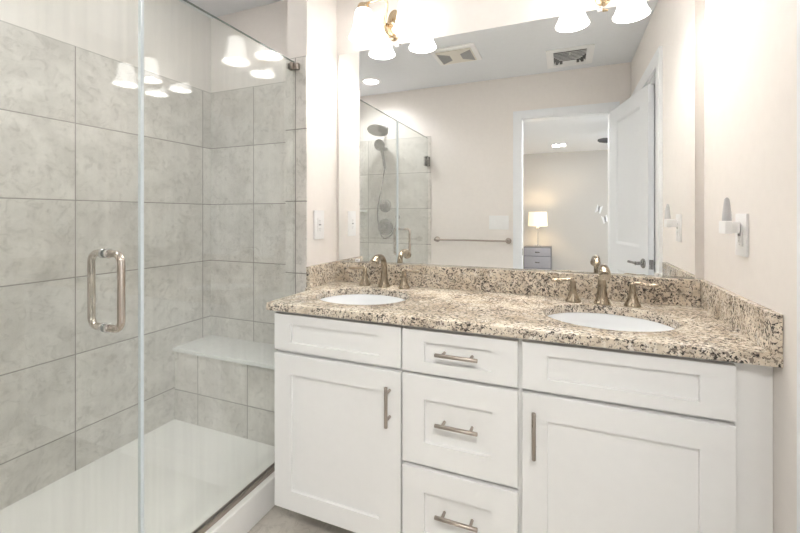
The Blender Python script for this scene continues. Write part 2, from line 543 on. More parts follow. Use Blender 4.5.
for lo, hi in (((-3.15, .8), (-3.10, 2.15)), ((-1.5, .8), (-1.45, 2.15)), ((-3.1, .8), (-1.5, .85)), ((-3.1, 2.1), (-1.5, 2.15)), ((-2.32, .85), (-2.28, 2.1))):
    box(b, (BX1 + .03, lo[0], lo[1]), (BX1 + .07, hi[0], hi[1]))
struct('added_window_1', b, M_trim, 'added white window frame round the bedroom fill lamp', 'window')  # out of view, invented as a place for the fill lamp
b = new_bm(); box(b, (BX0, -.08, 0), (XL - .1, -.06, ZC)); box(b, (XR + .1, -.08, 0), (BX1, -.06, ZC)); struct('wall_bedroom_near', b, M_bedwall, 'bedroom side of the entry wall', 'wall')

# ------------------------------------------------------------------ shower pan, bench, glass
b = new_bm()
box(b, (-1.24, YE + .009, 0), (-1.137, SY - .001, .127), .010, 3)        # threshold
box(b, (XL + .001, YE + .009, 0), (-1.241, 1.579, .075))
bb = bmesh.new()
NX, NY = 24, 40
px0, px1, py0, py1 = XL + .001, -1.235, YE + .009, 1.579


def pan_z(x, y):
    d = min(x - px0, px1 - x, y - py0, py1 - y) / .16
    t = max(0.0, min(1.0, d)); t = t * t * (3 - 2 * t)
    return .120 - .028 * t


g = [[bb.verts.new((px0 + (px1 - px0) * i / NX, py0 + (py1 - py0) * k / NY, pan_z(px0 + (px1 - px0) * i / NX, py0 + (py1 - py0) * k / NY))) for i in range(NX + 1)] for k in range(NY + 1)]
for k in range(NY):
    for i in range(NX):
        bb.faces.new((g[k][i], g[k][i + 1], g[k + 1][i + 1], g[k + 1][i]))
merge(b, bb)
pan = thing('shower_pan', 'low white acrylic shower pan with raised threshold beside the vanity', 'shower pan', (-1.55, .8, 0))
obj('basin', b, M_acryl, pan)
b = new_bm(); lathe(b, [(.055, 0), (.055, .004), (.045, .006)], T(-1.6, .75, .0925)); obj('drain', b, M_steel, pan)

bench = thing('shower_bench', 'built-in tiled shower bench with white stone seat', 'bench', (-1.6, 1.7, .1))
b = new_bm(); box(b, (XL + .001, 1.58, .10), (SX0 - .001, 1.825, .497)); obj('bench_front', b, M_tileN, bench)
b = new_bm(); box(b, (XL + .001, 1.565, .497), (SX0 - .001, 1.825, .517), .004); obj('bench_top', b, M_bench, bench)

JY = .824
GZ = 1.962
gp = thing('glass_panel', 'fixed clear glass shower panel reaching to the partition wall', 'glass panel', (GX, 1.2, .118))
b = new_bm(); box(b, (GX - .005, JY + .010, .129), (GX + .005, SY - .001, GZ)); obj('glass', b, M_glass, gp)
b = new_bm(); box(b, (GX - .005, JY + .010, GZ + .0002), (GX + .005, SY - .001, GZ + .002)); obj('polished_edge', b, M_edge, gp)
b = new_bm(); box(b, (GX - .011, JY + .010, .1275), (GX - .0055, SY - .002, .145), .001); box(b, (GX + .0055, JY + .010, .1275), (GX + .013, SY - .002, .145), .001)
obj('channel', b, M_pull, gp)
b = new_bm(); box(b, (GX + .0055, SY - .036, GZ - .040), (GX + .016, SY - .001, GZ - .012), .001); box(b, (GX + .016, SY - .02, GZ - .040), (GX + .035, SY - .001, GZ - .012), .001)
box(b, (GX - .014, SY - .036, GZ - .040), (GX - .0055, SY - .001, GZ - .012), .001)
obj('glass_clip', b, M_pull, gp)
sd = thing('shower_door', 'clear frameless glass shower door with satin pull handle', 'shower door', (GX, .08, .125))
b = new_bm(); box(b, (GX - .005, YE + .02, .134), (GX + .005, JY - .004, GZ)); obj('glass', b, M_glass, sd)
b = new_bm(); box(b, (GX - .005, YE + .02, GZ + .0002), (GX + .005, JY - .004, GZ + .002)); obj('polished_edge', b, M_edge, sd)
b = new_bm(); box(b, (GX - .007, JY - .0035, .134), (GX + .007, JY + .006, GZ), .002); obj('door_seal', b, M_seal, sd)
b = new_bm(); box(b, (GX - .0065, YE + .02, .128), (GX + .0065, JY - .004, .1335)); obj('door_sweep', b, M_seal, sd)
for z in (.35, 1.745):
    b = new_bm()
    box(b, (GX - .016, YE + .015, z - .045), (GX - .0055, YE + .075, z + .045), .003); box(b, (GX + .0055, YE + .015, z - .045), (GX + .016, YE + .075, z + .045), .003)
    box(b, (GX - .02, YE + .0085, z - .045), (GX + .02, YE + .0145, z + .045), .002); cyl(b, (GX, YE + .016, z - .045), (0, 0, 1), .009, .09, 16)
    obj('hinge', b, M_steel, sd)
HY, HZ0, HZ1 = .725, .928, 1.1345
hand = None
for s in (1, -1):
    b = new_bm()
    r = .026
    xo = GX + s * .064
    pts = [(GX + s * .006, HY, HZ0)]
    for k in range(9):
        a = PI / 2 * k / 8
        pts.append((xo - s * r + s * r * math.sin(a), HY, HZ0 + r - r * math.cos(a)))
    for k in range(9):
        a = PI / 2 * k / 8
        pts.append((xo - s * r + s * r * math.cos(a), HY, HZ1 - r + r * math.sin(a)))
    pts.append((GX + s * .006, HY, HZ1))
    tube(b, pts, .0098, 20)
    h = obj('pull_handle', b, M_handle, sd)
    for z in (HZ0, HZ1):
        b = new_bm(); lathe(b, [(.0125, 0), (.0135, .002), (.0135, .008), (.012, .010)], axis_m((GX + s * .0055, HY, z), (s, 0, 0)), 24); obj('collar', b, M_chrome, h)

# ------------------------------------------------------------------ vanity cabinet
van = thing('vanity_cabinet', 'long white shaker bathroom vanity under the granite counter', 'vanity', (-.29, 1.55, 0))
VX0, VX1, VY = -1.042, .458, 1.29
b = new_bm()
box(b, (VX0, VY, .105), (VX1, VY + .018, CT - .031))
for x0, x1 in ((VX0, VX0 + .016), (-.512, -.500), (-.133, -.121), (VX1 - .016, VX1)):
    box(b, (x0, VY + .018, .105), (x1, YB - .001, CT - .031))
box(b, (VX0 + .016, VY + .018, .105), (VX1 - .016, YB - .001, .121))
obj('carcass', b, M_cab, van)
b = new_bm(); box(b, (VX0 + .09, VY + .17, .001), (VX1, YB - .001, .105)); obj('toe_kick', b, M_cabin, van)
b = new_bm(); box(b, (VX1 + .004, VY + .012, .001), (XR - .001, VY + .03, CT - .031)); obj('filler_strip', b, M_cab, van)


def shaker(x0, x1, z0, z1, fx0, fx1, fz0, fz1):
    """frame-and-panel front: outer rectangle, recessed panel opening."""
    y0, y1, yr = VY - .021, VY - .001, VY - .0105
    bm = bmesh.new()

    def rect(a, c, d, e, y):
        return [bm.verts.new((a, y, d)), bm.verts.new((c, y, d)), bm.verts.new((c, y, e)), bm.verts.new((a, y, e))]
    c = .0015
    O0 = rect(x0, x1, z0, z1, y0 + c)
    Oa = rect(x0 + c, x1 - c, z0 + c, z1 - c, y0)
    I0 = rect(fx0, fx1, fz0, fz1, y0)
    I1 = rect(fx0 + .0015, fx1 - .0015, fz0 + .0015, fz1 - .0015, yr)
    B = rect(x0, x1, z0, z1, y1)
    for a, d in ((B, O0), (O0, Oa), (Oa, I0), (I0, I1)):
        for i in range(4):
            bm.faces.new((a[i], a[(i + 1) % 4], d[(i + 1) % 4], d[i]))
    bm.faces.new(I1); bm.faces.new(list(reversed(B)))
    bmesh.ops.recalc_face_normals(bm, faces=list(bm.faces))
    return bm


def pull(parent, x, z, vert, ln=.137):
    bm = new_bm()
    y = VY - .021 - .034
    d = Vector((0, 0, 1)) if vert else Vector((1, 0, 0))
    c = Vector((x, y, z))
    cyl(bm, c - d * ln / 2, d, .0062, ln, 20, .001)
    for s in (-1, 1):
        p = c + d * s * ln * .33
        cyl(bm, p, (0, 1, 0), .005, .0338, 16)
    return obj('bar_pull', bm, M_pull, parent, angle=50)


f = obj('false_front', shaker(-1.042, -.511, .720,   .860, -.966, -.591, .752, .824), M_cab, van)
f = obj('false_front', shaker(-.116, .403, .718,   .860, -.044, .327, .755, .825), M_cab, van)
f = obj('cabinet_door', shaker(-1.042, -.511, .11, .706, -.964, -.591, .185, .631), M_cab, van); pull(f, -.551, .595, True)
f = obj('cabinet_door', shaker(-.116, .403, .11, .706, -.044, .327, .185, .632), M_cab, van); pull(f, -.080, .597, True)
for z0, z1, pz in ((.717, .858, .794), (.412, .706, .569), (.11, .398, .276)):
    zi = (.037 if z1 > .8 else .075)
    f = obj('drawer', shaker(-.505, -.128, z0, z1, -.428, -.206, z0 + zi, z1 - (.038 if z1 > .8 else .077)), M_cab, van); pull(f, -.312, pz, False)

# ------------------------------------------------------------------ countertop with two oval cut-outs
SINKS = ((-.783, 1.515), (.135, 1.515))
SA, SB = .2, .172
CX0, CX1, CY0 = -1.0655, XR - .001, 1.25


def spline(cu, pts):
    sp = cu.splines.new('POLY'); sp.points.add(len(pts) - 1)
    for p, q in zip(sp.points, pts): p.co = (q[0], q[1], 0, 1)
    sp.use_cyclic_u = True


cu = bpy.data.curves.new('counter_curve', 'CURVE')
cu.dimensions = '2D'; cu.fill_mode = 'BOTH'
bv = .003
spline(cu, [(CX0 + bv, CY0 + bv), (CX1 - bv, CY0 + bv), (CX1 - bv, YB - .002 - bv), (SX1 + .001 + bv, YB - .002 - bv), (SX1 + .001 + bv, SY - .001 - bv), (CX0 + bv, SY - .001 - bv)])
for sx, sy in SINKS:
    spline(cu, [(sx + (SA + bv) * math.cos(2 * PI * k / 96), sy + (SB + bv) * math.sin(2 * PI * k / 96)) for k in range(96)])
cu.extrude = .015 - bv; cu.bevel_depth = bv; cu.bevel_resolution = 2
tmp = bpy.data.objects.new('counter_tmp', cu); COL.objects.link(tmp)
bpy.context.view_layer.update()
me = bpy.data.meshes.new_from_object(tmp.evaluated_get(bpy.context.evaluated_depsgraph_get()))
bpy.data.objects.remove(tmp); bpy.data.curves.remove(cu)
b = new_bm(); b.from_mesh(me); bpy.data.meshes.remove(me)
bmesh.ops.remove_doubles(b, verts=list(b.verts), dist=1e-5)
bmesh.ops.translate(b, vec=(0, 0, CT - .015), verts=list(b.verts))
tag(obj('countertop', b, M_granite, base=(-.29, 1.55, CT - .03), angle=40), 'speckled cream granite countertop with two oval sink openings', 'countertop')

BS = .0986
b = new_bm(); box(b, (SX1 + .0215, 1.80, CT + .0005), (XR - .0225, YB - .001, CT + BS), .002)
tag(obj('backsplash', b, M_granite, base=(-.3, 1.82, CT)), 'long speckled granite backsplash below the mirror', 'backsplash')
b = new_bm(); box(b, (SX1 + .001, SY + .002, CT + .0005), (SX1 + .021, YB - .001, CT + BS), .002)
tag(obj('side_splash', b, M_granite, base=(SX1 + .01, 1.7, CT)), 'short granite side splash on the partition beside the shower', 'backsplash')
b = new_bm(); box(b, (XR - .022, CY0 + .001, CT + .0005), (XR - .001, YB - .001, CT + BS), .002)
tag(obj('side_splash', b, M_granite, base=(XR - .01, 1.55, CT)), 'longer granite side splash against the right wall', 'backsplash')

# sinks


def make_sink(loc, label):
    t = thing('sink', label, 'sink', loc, group='undermount sinks')
    bm = new_bm()
    n = 64
    prof = [(1.10, -.0305), (1.015, -.0305), (1.0, -.034), (.985, -.06), (.93, -.10), (.80, -.135), (.58, -.155), (.3, -.163), (.12, -.165)]
    bb = bmesh.new()
    rings = [[Vector((SA * r * math.cos(2 * PI * k / n), SB * r * math.sin(2 * PI * k / n), z)) for k in range(n)] for r, z in prof]
    out = [[Vector((SA * (r + .04) * math.cos(2 * PI * k / n), SB * (r + .04) * math.sin(2 * PI * k / n), z - .012)) for k in range(n)] for r, z in reversed(prof)]
    ring_surface(bb, rings + out, False, False, True)
    bmesh.ops.recalc_face_normals(bb, faces=list(bb.faces))
    merge(bm, bb)
    obj('basin', bm, M_porc, t, local=True)
    bm = new_bm(); lathe(bm, [(.012, -.168), (.03, -.168), (.031, -.162), (.024, -.160), (.012, -.1615)], None, 32); obj('drain', bm, M_nickel, t, local=True)
    return t


s1 = make_sink((SINKS[0][0], SINKS[0][1], CT), 'white oval undermount sink nearer the shower')
dup(s1, (SINKS[1][0], SINKS[1][1], CT), 0, 'white oval undermount sink nearer the right wall')

# faucets


def make_faucet(loc, label):
    t = thing('faucet', label, 'faucet', loc, group='nickel widespread faucets')
    bm = new_bm()
    lathe(bm, [(.029, 0), (.029, .006), (.026, .010), (.0225, .018), (.019, .032), (.0165, .052), (.0155, .075)], None, 32, True, True)
    path = smooth_path([(0, 0, .07), (0, .001, .096), (0, -.007, .123), (0, -.028, .1405), (0, -.060, .1435), (0, -.088, .137), (0, -.110, .120)], 8)
    n = len(path)
    tube(bm, path, lerp_list([.0155, .0145, .0135, .0137, .0155, .0185, .022], n), 24)
    cyl(bm, (0, -.1105, .1195), (0, -.75, -.66), .016, .003, 24)
    obj('spout', bm, M_nickel, t, local=True, angle=45)
    for s in (-1, 1):
        bm = new_bm()
        lathe(bm, [(.0285, 0), (.0285, .004), (.0265, .008), (.021, .018), (.0165, .032), (.0132, .048), (.0112, .064), (.0108, .076), (.0108, .081), (.007, .085)], T(s * .1015, 0, 0), 32)
        h = obj('handle', bm, M_nickel, t, local=True)
        bm = new_bm()
        p = smooth_path([(s * .093, .002, .078), (s * .108, 0, .085), (s * .13, -.004, .0845), (s * .152, -.008, .0815), (s * .172, -.012, .082), (s * .182, -.014, .084)], 6)
        tube(bm, p, lerp_list([.006, .0085, .0085, .009, .0095, .006], len(p)), 16, flat=(.8, 1.0))
        obj('lever', bm, M_nickel, h, local=True)
    return t


f1 = make_faucet((-.784, 1.738, CT + .0003), 'brushed nickel faucet at the sink nearer the shower')
dup(f1, (.1355, 1.722, CT + .0003), 0, 'brushed nickel faucet at the sink nearer the right wall')

# ------------------------------------------------------------------ mirror
mir = thing('wall_mirror', 'large frameless wall mirror over both sinks', 'mirror', (-.315, YB, 1.003))
MX0, MX1, MZ0, MZ1 = -1.091, .4595, CT + BS + .002, 2.084
b = new_bm(); box(b, (MX0, YB - .0065, MZ0), (MX1, YB - .0005, MZ1), .001, 1); obj('mirror_glass', b, M_mirror, mir, angle=10)
for x, z, s in ((-.979, MZ0, 1), (.34, MZ0, 1), (-.76, MZ1, -1), (.137, MZ1, -1)):
    b = new_bm(); box(b, (x - .012, YB - .012, z - s * .0015), (x + .012, YB - .0068, z + s * .014) if s > 0 else (x + .012, YB - .0068, z + .0015), .002) if s > 0 else box(b, (x - .009, YB - .012, z - .012), (x + .009, YB - .0068, z + .008), .002)
    c = obj('mirror_clip', b, M_plastic, mir)
    b = new_bm(); cyl(b, (x, YB - .012, z + (.006 if s > 0 else .003)), (0, -1, 0), .0025, .0012, 12); obj('screw', b, M_steel, c)

# ------------------------------------------------------------------ vanity lights


def make_sconce(loc, label):
    t = thing('vanity_light', label, 'wall light', loc, group='two-shade vanity lights')
    bm = new_bm()
    Mw = Matrix.Rotation(PI / 2, 4, 'X')      # z -> -y
    lathe(bm, [(.062, 0.0005), (.062, .006), (.054, .012), (.045, .014), (.04, .020), (.028, .024)], Mw, 40, sx=.62, sy=1.25)
    obj('backplate', bm, M_gold, t, local=True)
    bm = new_bm()
    lathe(bm, [(.011, 0), (.012, .006), (.007, .012), (.003, .015)], T(0, -.024, 0) @ Mw, 20)
    obj('finial', bm, M_gold, t, local=True)
    bm = new_bm()
    p = smooth_path([(.022, -.050, -.078), (-.004, -.048, -.072), (-.026, -.046, -.045), (-.034, -.046, -.005), (-.024, -.055, .035), (-.004, -.085, .066), (0, -.112, .079)], 7)
    tube(bm, p, lerp_list([.004, .007, .0085, .009, .0085, .008, .007], len(p)), 12)
    tube(bm, [(-.028, -.012, .0), (-.033, -.046, -.004)], .008, 12)
    obj('scroll_arm', bm, M_gold, t, local=True)
    bm = new_bm()
    p = smooth_path([(-.120, -.114, .071), (-.09, -.114, .077), (-.045, -.114, .079), (0, -.114, .084), (.045, -.114, .079), (.09, -.114, .077), (.120, -.114, .071)], 6)
    tube(bm, p, .0075, 12, flat=(.7, 1.2))
    obj('crossbar', bm, M_gold, t, local=True)
    for s in (-1, 1):
        x = s * .1135
        bm = new_bm(); lathe(bm, [(.012, .078), (.026, .072), (.030, .060), (.030, .046)], T(x, -.114, 0), 28); obj('shade_cap', bm, M_gold, t, local=True)
        bm = new_bm()
        prof = [(.026, .050), (.034, .046), (.040, .035), (.044, .012), (.047, -.018), (.053, -.048), (.062, -.072), (.071, -.088)]
        inner = [(r - .003, z) for r, z in prof]
        bb = bmesh.new()
        allr = prof + list(reversed(inner))
        rings = [[Vector((r * math.cos(2 * PI * k / 40), r * math.sin(2 * PI * k / 40), z)) for k in range(40)] for r, z in allr]
        ring_surface(bb, rings, False, False, True)
        bmesh.ops.recalc_face_normals(bb, faces=list(bb.faces))
        bmesh.ops.translate(bb, vec=(x, -.114, 0), verts=list(bb.verts))
        merge(bm, bb)
        sh = obj('shade', bm, M_shade, t, local=True)
        bm = new_bm()
        lathe(bm, [(.012, .045), (.013, .012), (.022, -.008), (.030, -.030), (.031, -.045), (.026, -.062), (.014, -.074), (.003, -.077)], T(x, -.114, 0), 24)
        obj('bulb', bm, M_bulb, sh, local=True)
    return t


v1 = make_sconce((-.776, YB, 2.182), 'two-shade vanity light on the wall nearer the shower')
dup(v1, (.149, YB, 2.170), 0, 'two-shade vanity light over the sink nearer the right wall')

# ------------------------------------------------------------------ outlets, switches, night light


def decora(name, label, cat, c, nrm, up=.12, wide=.076, gangs=1, outlet=True):
    """wall plate centred at c, facing nrm (unit axis vector)."""
    t = thing(name, label, cat, c)
    n = Vector(nrm); z = Vector((0, 0, 1)); u = z.cross(n)
    R = Matrix((u, z, n)).transposed().to_4x4()
    bm = new_bm(); box(bm, (-wide / 2, -up / 2, .0003), (wide / 2, up / 2, .0065), .003); bmesh.ops.transform(bm, matrix=R, verts=list(bm.verts)); obj('cover_plate', bm, M_plastic, t, local=True)
    step = .046
    for g in range(gangs):
        x = (g - (gangs - 1) / 2) * step
        bm = new_bm(); box(bm, (x - .0165, -.0335, .0066), (x + .0165, .0335, .0095), .0015); bmesh.ops.transform(bm, matrix=R, verts=list(bm.verts))
        f = obj('receptacle' if outlet else 'rocker', bm, M_plastic, t, local=True)
        if outlet:
            bm = new_bm()
            for s in (-1, 1):
                for xx in (-.006, .006):
                    box(bm, (x + xx - .001, s * .019 - .004, .0094), (x + xx + .001, s * .019 + .004, .0098))
                box(bm, (x - .002, s * .019 - .0105, .0094), (x + .002, s * .019 - .0075, .0098))
            box(bm, (x - .008, -.0035, .0094), (x - .002, .0035, .0108)); box(bm, (x + .002, -.0035, .0094), (x + .008, .0035, .0108))
            bmesh.ops.transform(bm, matrix=R, verts=list(bm.verts))
            obj('slots', bm, M_grey, f, local=True)
    return t


decora('wall_outlet', 'white outlet on the narrow partition beside the mirror', 'outlet', (SX1, 1.673, 1.195), (1, 0, 0), .14, .085)
decora('wall_outlet', 'white outlet on the right wall behind the night light', 'outlet', (XR, 1.487, 1.183), (-1, 0, 0), .125, .08)
decora('light_switch', 'white triple rocker switch above the towel bar', 'light switch', (-.525, YE, 1.178), (0, 1, 0), .122, .168, 3, False)
nl = thing('night_light', 'white plug-in night light with upright clear blade', 'night light', (.455, 1.487, 1.19))
b = new_bm(); box(b, (.454, 1.472, 1.188), (XR - .0112, 1.502, 1.222), .004); obj('plug_body', b, M_plastic, nl)
b = new_bm(); box(b, (.434, 1.452, 1.186), (.4535, 1.506, 1.224), .006, 3); obj('lamp_head', b, M_plastic, nl)
b = new_bm(); tube(b, [(.4445, 1.472, 1.2245), (.4445, 1.472, 1.25), (.4445, 1.472, 1.275), (.4445, 1.472, 1.288), (.4445, 1.472, 1.293)], [.012, .0105, .008, .006, .002], 16, flat=(.6, 1)); obj('blade', b, plain('frosted_blade', (.60, .60, .62), .2), nl)

# ------------------------------------------------------------------ entry wall: towel bar, shower fittings, door leaf
tb = thing('towel_bar', 'brushed nickel towel bar on the cream wall by the doorway', 'towel bar', (-.764, YE, 1.02))
b = new_bm(); cyl(b, (-1.085, YE + .065, 1.02), (1, 0, 0), .008, .642, 20); obj('bar', b, M_pull, tb)
for x in (-1.085, -.443):
    b = new_bm(); lathe(b, [(.026, .0004), (.026, .006), (.018, .010), (.011, .016), (.010, .05), (.014, .056), (.014, .074), (.01, .077)], axis_m((x, YE, 1.02), (0, 1, 0)), 28); obj('post', b, M_pull, tb)

YT = YE + .0085
SXc = -1.612
sh = thing('overhead_shower', 'round satin metal overhead shower on a bent arm', 'shower head', (SXc, YE, 2.083))
b = new_bm(); lathe(b, [(.030, 0), (.030, .004), (.016, .012)], axis_m((SXc, YE + .0004, 2.09), (0, 1, 0)), 28); obj('wall_flange', b, M_steel, sh)
b = new_bm(); tube(b, smooth_path([(SXc, YE + .005, 2.09), (SXc, YE + .08, 2.095), (SXc, YE + .14, 2.085), (SXc, YE + .17, 2.065)], 6), .010, 14); obj('arm', b, M_steel, sh)
b = new_bm(); lathe(b, [(.014, .03), (.018, .015), (.05, .006), (.098, .0), (.102, -.008), (.098, -.014), (.03, -.016)], T(SXc, YE + .185, 2.045) @ Matrix.Rotation(.35, 4, 'X'), 40); obj('spray_disc', b, M_steel, sh)
hs = thing('hand_shower', 'metal hand shower hanging on its bracket below the overhead shower', 'hand shower', (SXc + .02, YE, 1.95))
b = new_bm(); box(b, (SXc - .012, YT, 1.875), (SXc + .025, YE + .10, 1.90), .006); obj('bracket', b, M_steel, hs)
b = new_bm(); tube(b, [(SXc + .005, YE + .12, 1.90), (SXc + .012, YE + .112, 1.84), (SXc + .02, YE + .10, 1.78), (SXc + .028, YE + .09, 1.69)], [.018, .015, .013, .012], 16); obj('wand', b, M_steel, hs)
b = new_bm(); lathe(b, [(.014, -.02), (.03, -.012), (.052, 0), (.055, .012), (.05, .02)], axis_m((SXc - .01, YE + .12, 1.915), (0, .9, -.25)), 32); obj('spray_face', b, M_steel, hs)
b = new_bm()
tube(b, smooth_path([(SXc + .028, YE + .09, 1.69), (SXc - .005, YE + .095, 1.5), (SXc - .045, YE + .095, 1.30), (SXc - .03, YE + .095, 1.12), (SXc + .02, YE + .095, 1.02), (SXc + .10, YE + .085, 1.06), (SXc + .13, YE + .06, 1.15), (SXc + .13, YE + .03, 1.22)], 8), .0065, 10)
obj('hose', b, M_steel, hs)
b = new_bm(); lathe(b, [(.024, .0003), (.024, .004), (.012, .010), (.011, .028)], axis_m((SXc + .13, YT, 1.225), (0, 1, 0)), 24); obj('outlet_elbow', b, M_steel, hs)
for z, r, lab in ((1.334, .064, 'upper round diverter valve with small cross knob'), (1.127, .082, 'lower large round shower valve with lever')):
    t = thing('shower_valve', lab + ' on the tiled wall', 'shower valve', (SXc, YT, z))
    b = new_bm(); lathe(b, [(r, .0003), (r, .004), (r * .85, .012), (r * .45, .016)], axis_m((SXc, YT, z), (0, 1, 0)), 40); obj('escutcheon', b, M_steel, t)
    b = new_bm(); lathe(b, [(r * .42, .016), (r * .40, .05), (r * .3, .056)], axis_m((SXc, YT, z), (0, 1, 0)), 28)
    if r > .07:
        tube(b, smooth_path([(SXc, YT + .045, z), (SXc - .02, YT + .05, z - .03), (SXc - .03, YT + .052, z - .07)], 4), .008, 12)
    obj('knob', b, M_steel, t)
b = new_bm()
prism(b, [(0, 0)] + [(.16 * math.cos(PI / 2 * k / 12), .16 * math.sin(PI / 2 * k / 12)) for k in range(13)], 0, .018, T(XL + .0005, YT, 1.276), .003)
tag(obj('corner_shelf', b, M_bench, base=(XL, YT, 1.276)), 'small white quarter-round corner shelf in the shower', 'shelf')

# bathroom door leaf, swung open into the bathroom
ang = math.atan2(.64, .139) - 0
LW, LT, LH = .70, .035, 2.045
dr = thing('door_1', 'white two-panel bathroom door standing open', 'door', (.336, .082, .01), ang, kind='structure')
bm = bmesh.new()
PAN = ((.14, .575, 1.02, 1.945), (.14, .575, .22, .83))


def leaf():
    # front (visible) face is local +y, back is y = -LT
    bb = bmesh.new()

    def grid(y, flip):
        us = [0, .14, .575, LW]; zs = [0, .22, .83, 1.02, 1.945, LH]
        vv = [[bb.verts.new((u, y, z)) for u in us] for z in zs]
        for i in range(5):
            for j in range(3):
                if j == 1 and i in (1, 3):
                    q = (vv[i][j].co, vv[i][j + 1].co, vv[i + 1][j + 1].co, vv[i + 1][j].co)
                    prev = [vv[i][j], vv[i][j + 1], vv[i + 1][j + 1], vv[i + 1][j]]
                    s = -1 if y > -LT / 2 else 1
                    for ins, dep in ((.006, .002), (.018, .009), (.03, .009), (.055, .003)):
                        cur = [bb.verts.new((q[0].x + ins, y + s * dep, q[0].z + ins)), bb.verts.new((q[1].x - ins, y + s * dep, q[1].z + ins)),
                               bb.verts.new((q[2].x - ins, y + s * dep, q[2].z - ins)), bb.verts.new((q[3].x + ins, y + s * dep, q[3].z - ins))]
                        for k in range(4):
                            bb.faces.new((prev[k], prev[(k + 1) % 4], cur[(k + 1) % 4], cur[k]))
                        prev = cur
                    bb.faces.new(prev)
                else:
                    bb.faces.new((vv[i][j], vv[i][j + 1], vv[i + 1][j + 1], vv[i + 1][j]))
        return vv
    A = grid(0, False); B = grid(-LT, True)
    for i in range(5):
        bb.faces.new((A[i][0], A[i + 1][0], B[i + 1][0], B[i][0])); bb.faces.new((A[i][3], A[i + 1][3], B[i + 1][3], B[i][3]))
    for j in range(3):
        bb.faces.new((A[0][j], A[0][j + 1], B[0][j + 1], B[0][j])); bb.faces.new((A[5][j], A[5][j + 1], B[5][j + 1], B[5][j]))
    bmesh.ops.recalc_face_normals(bb, faces=list(bb.faces))
    return bb


obj('door_leaf', leaf(), M_trim, dr, local=True, angle=15)
for s, y in ((1, 0), (-1, -LT)):
    b = new_bm(); lathe(b, [(.031, .0003), (.031, .006), (.026, .011), (.012, .014), (.011, .045), (.013, .05)], axis_m((LW - .065, y, .925), (0, s, 0)), 28)
    tube(b, smooth_path([(LW - .065, y + s * .045, .925), (LW - .10, y + s * .047, .925), (LW - .15, y + s * .046, .924), (LW - .185, y + s * .046, .923)], 4), .0085, 12)
    obj('lever_handle', b, M_steel, dr, local=True)
b = new_bm(); box(b, (LW + .0003, -LT + .005, .895), (LW + .0025, -.005, .955), .0008); obj('latch_plate', b, M_steel, dr, local=True)
for z in (.25, 1.05, 1.85):
    b = new_bm(); cyl(b, (-.004, -LT - .004, z - .045), (0, 0, 1), .006, .09, 14); obj('hinge', b, M_steel, dr, local=True)

# ------------------------------------------------------------------ ceiling fittings
fan = thing('exhaust_fan', 'square ivory ceiling exhaust fan with two grey grilles', 'exhaust fan', (-.735, .745, ZC))
b = new_bm(); box(b, (-.90, .595, ZC - .016), (-.57, .895, ZC - .0005), .008, 3); obj('cover', b, M_plastic, fan)
b = new_bm(); box(b, (-.865, .63, ZC - .026), (-.605, .86, ZC - .0165), .006, 3); obj('lens', b, M_fanc, fan)
for s in (-1, 1):
    b = new_bm(); cx, cy = -.735, .745
    o = [(cx + s * .122, cy - .10), (cx + s * .122, cy + .10), (cx + s * .04, cy + .045), (cx + s * .04, cy - .045)]
    if s < 0: o.reverse()
    prism(b, o, ZC - .0285, ZC - .0262); obj('grille', b, M_grey, fan)
vent = thing('air_vent', 'white louvred ceiling air register near the doorway', 'air vent', (.04, .36, ZC))
VX, VYY, VW, VD = .042, .36, .325, .37
b = new_bm()
box(b, (VX - VW / 2, VYY - VD / 2, ZC - .008), (VX + VW / 2, VYY - VD / 2 + .05, ZC - .0005), .003); box(b, (VX - VW / 2, VYY + VD / 2 - .05, ZC - .008), (VX + VW / 2, VYY + VD / 2, ZC - .0005), .003)
box(b, (VX - VW / 2, VYY - VD / 2 + .05, ZC - .008), (VX - VW / 2 + .05, VYY + VD / 2 - .05, ZC - .0005), .003); box(b, (VX + VW / 2 - .05, VYY - VD / 2 + .05, ZC - .008), (VX + VW / 2, VYY + VD / 2 - .05, ZC - .0005), .003)
obj('vent_frame', b, M_plastic, vent)
b = new_bm(); box(b, (VX - VW / 2 + .05, VYY - VD / 2 + .05, ZC - .002), (VX + VW / 2 - .05, VYY + VD / 2 - .05, ZC - .0006)); obj('backing', b, M_slot, vent)
for k in range(6):
    y = VYY + .12 - k * .028
    hw = .112 - max(0, k - 2) * .012
    b = new_bm(); box(b, (-hw, -.008, -.0012), (hw, .008, .0012)); bmesh.ops.transform(b, matrix=T(VX, y, ZC - .011) @ Matrix.Rotation(-.6, 4, 'X'), verts=list(b.verts)); obj('slat', b, M_plastic, vent)
for s in (-1, 1):
    for k in range(3):
        x = VX + s * (.105 - k * .03)
        b = new_bm(); box(b, (-.0012, -.035 + k * .006, -.008), (.0012, .03 - k * .01, .008)); bmesh.ops.transform(b, matrix=T(x, VYY - .095, ZC - .011) @ Matrix.Rotation(-s * .5, 4, 'Y'), verts=list(b.verts)); obj('slat', b, M_plastic, vent)
b = new_bm(); box(b, (VX - .05, VYY - .135, ZC - .012), (VX + .05, VYY - .05, ZC - .0085), .001); obj('center_plate', b, M_plastic, vent)
b = new_bm(); box(b, (VX - .004, VYY + .105, ZC - .026), (VX + .004, VYY + .113, ZC - .0085), .001); obj('damper_tab', b, M_plastic, vent)


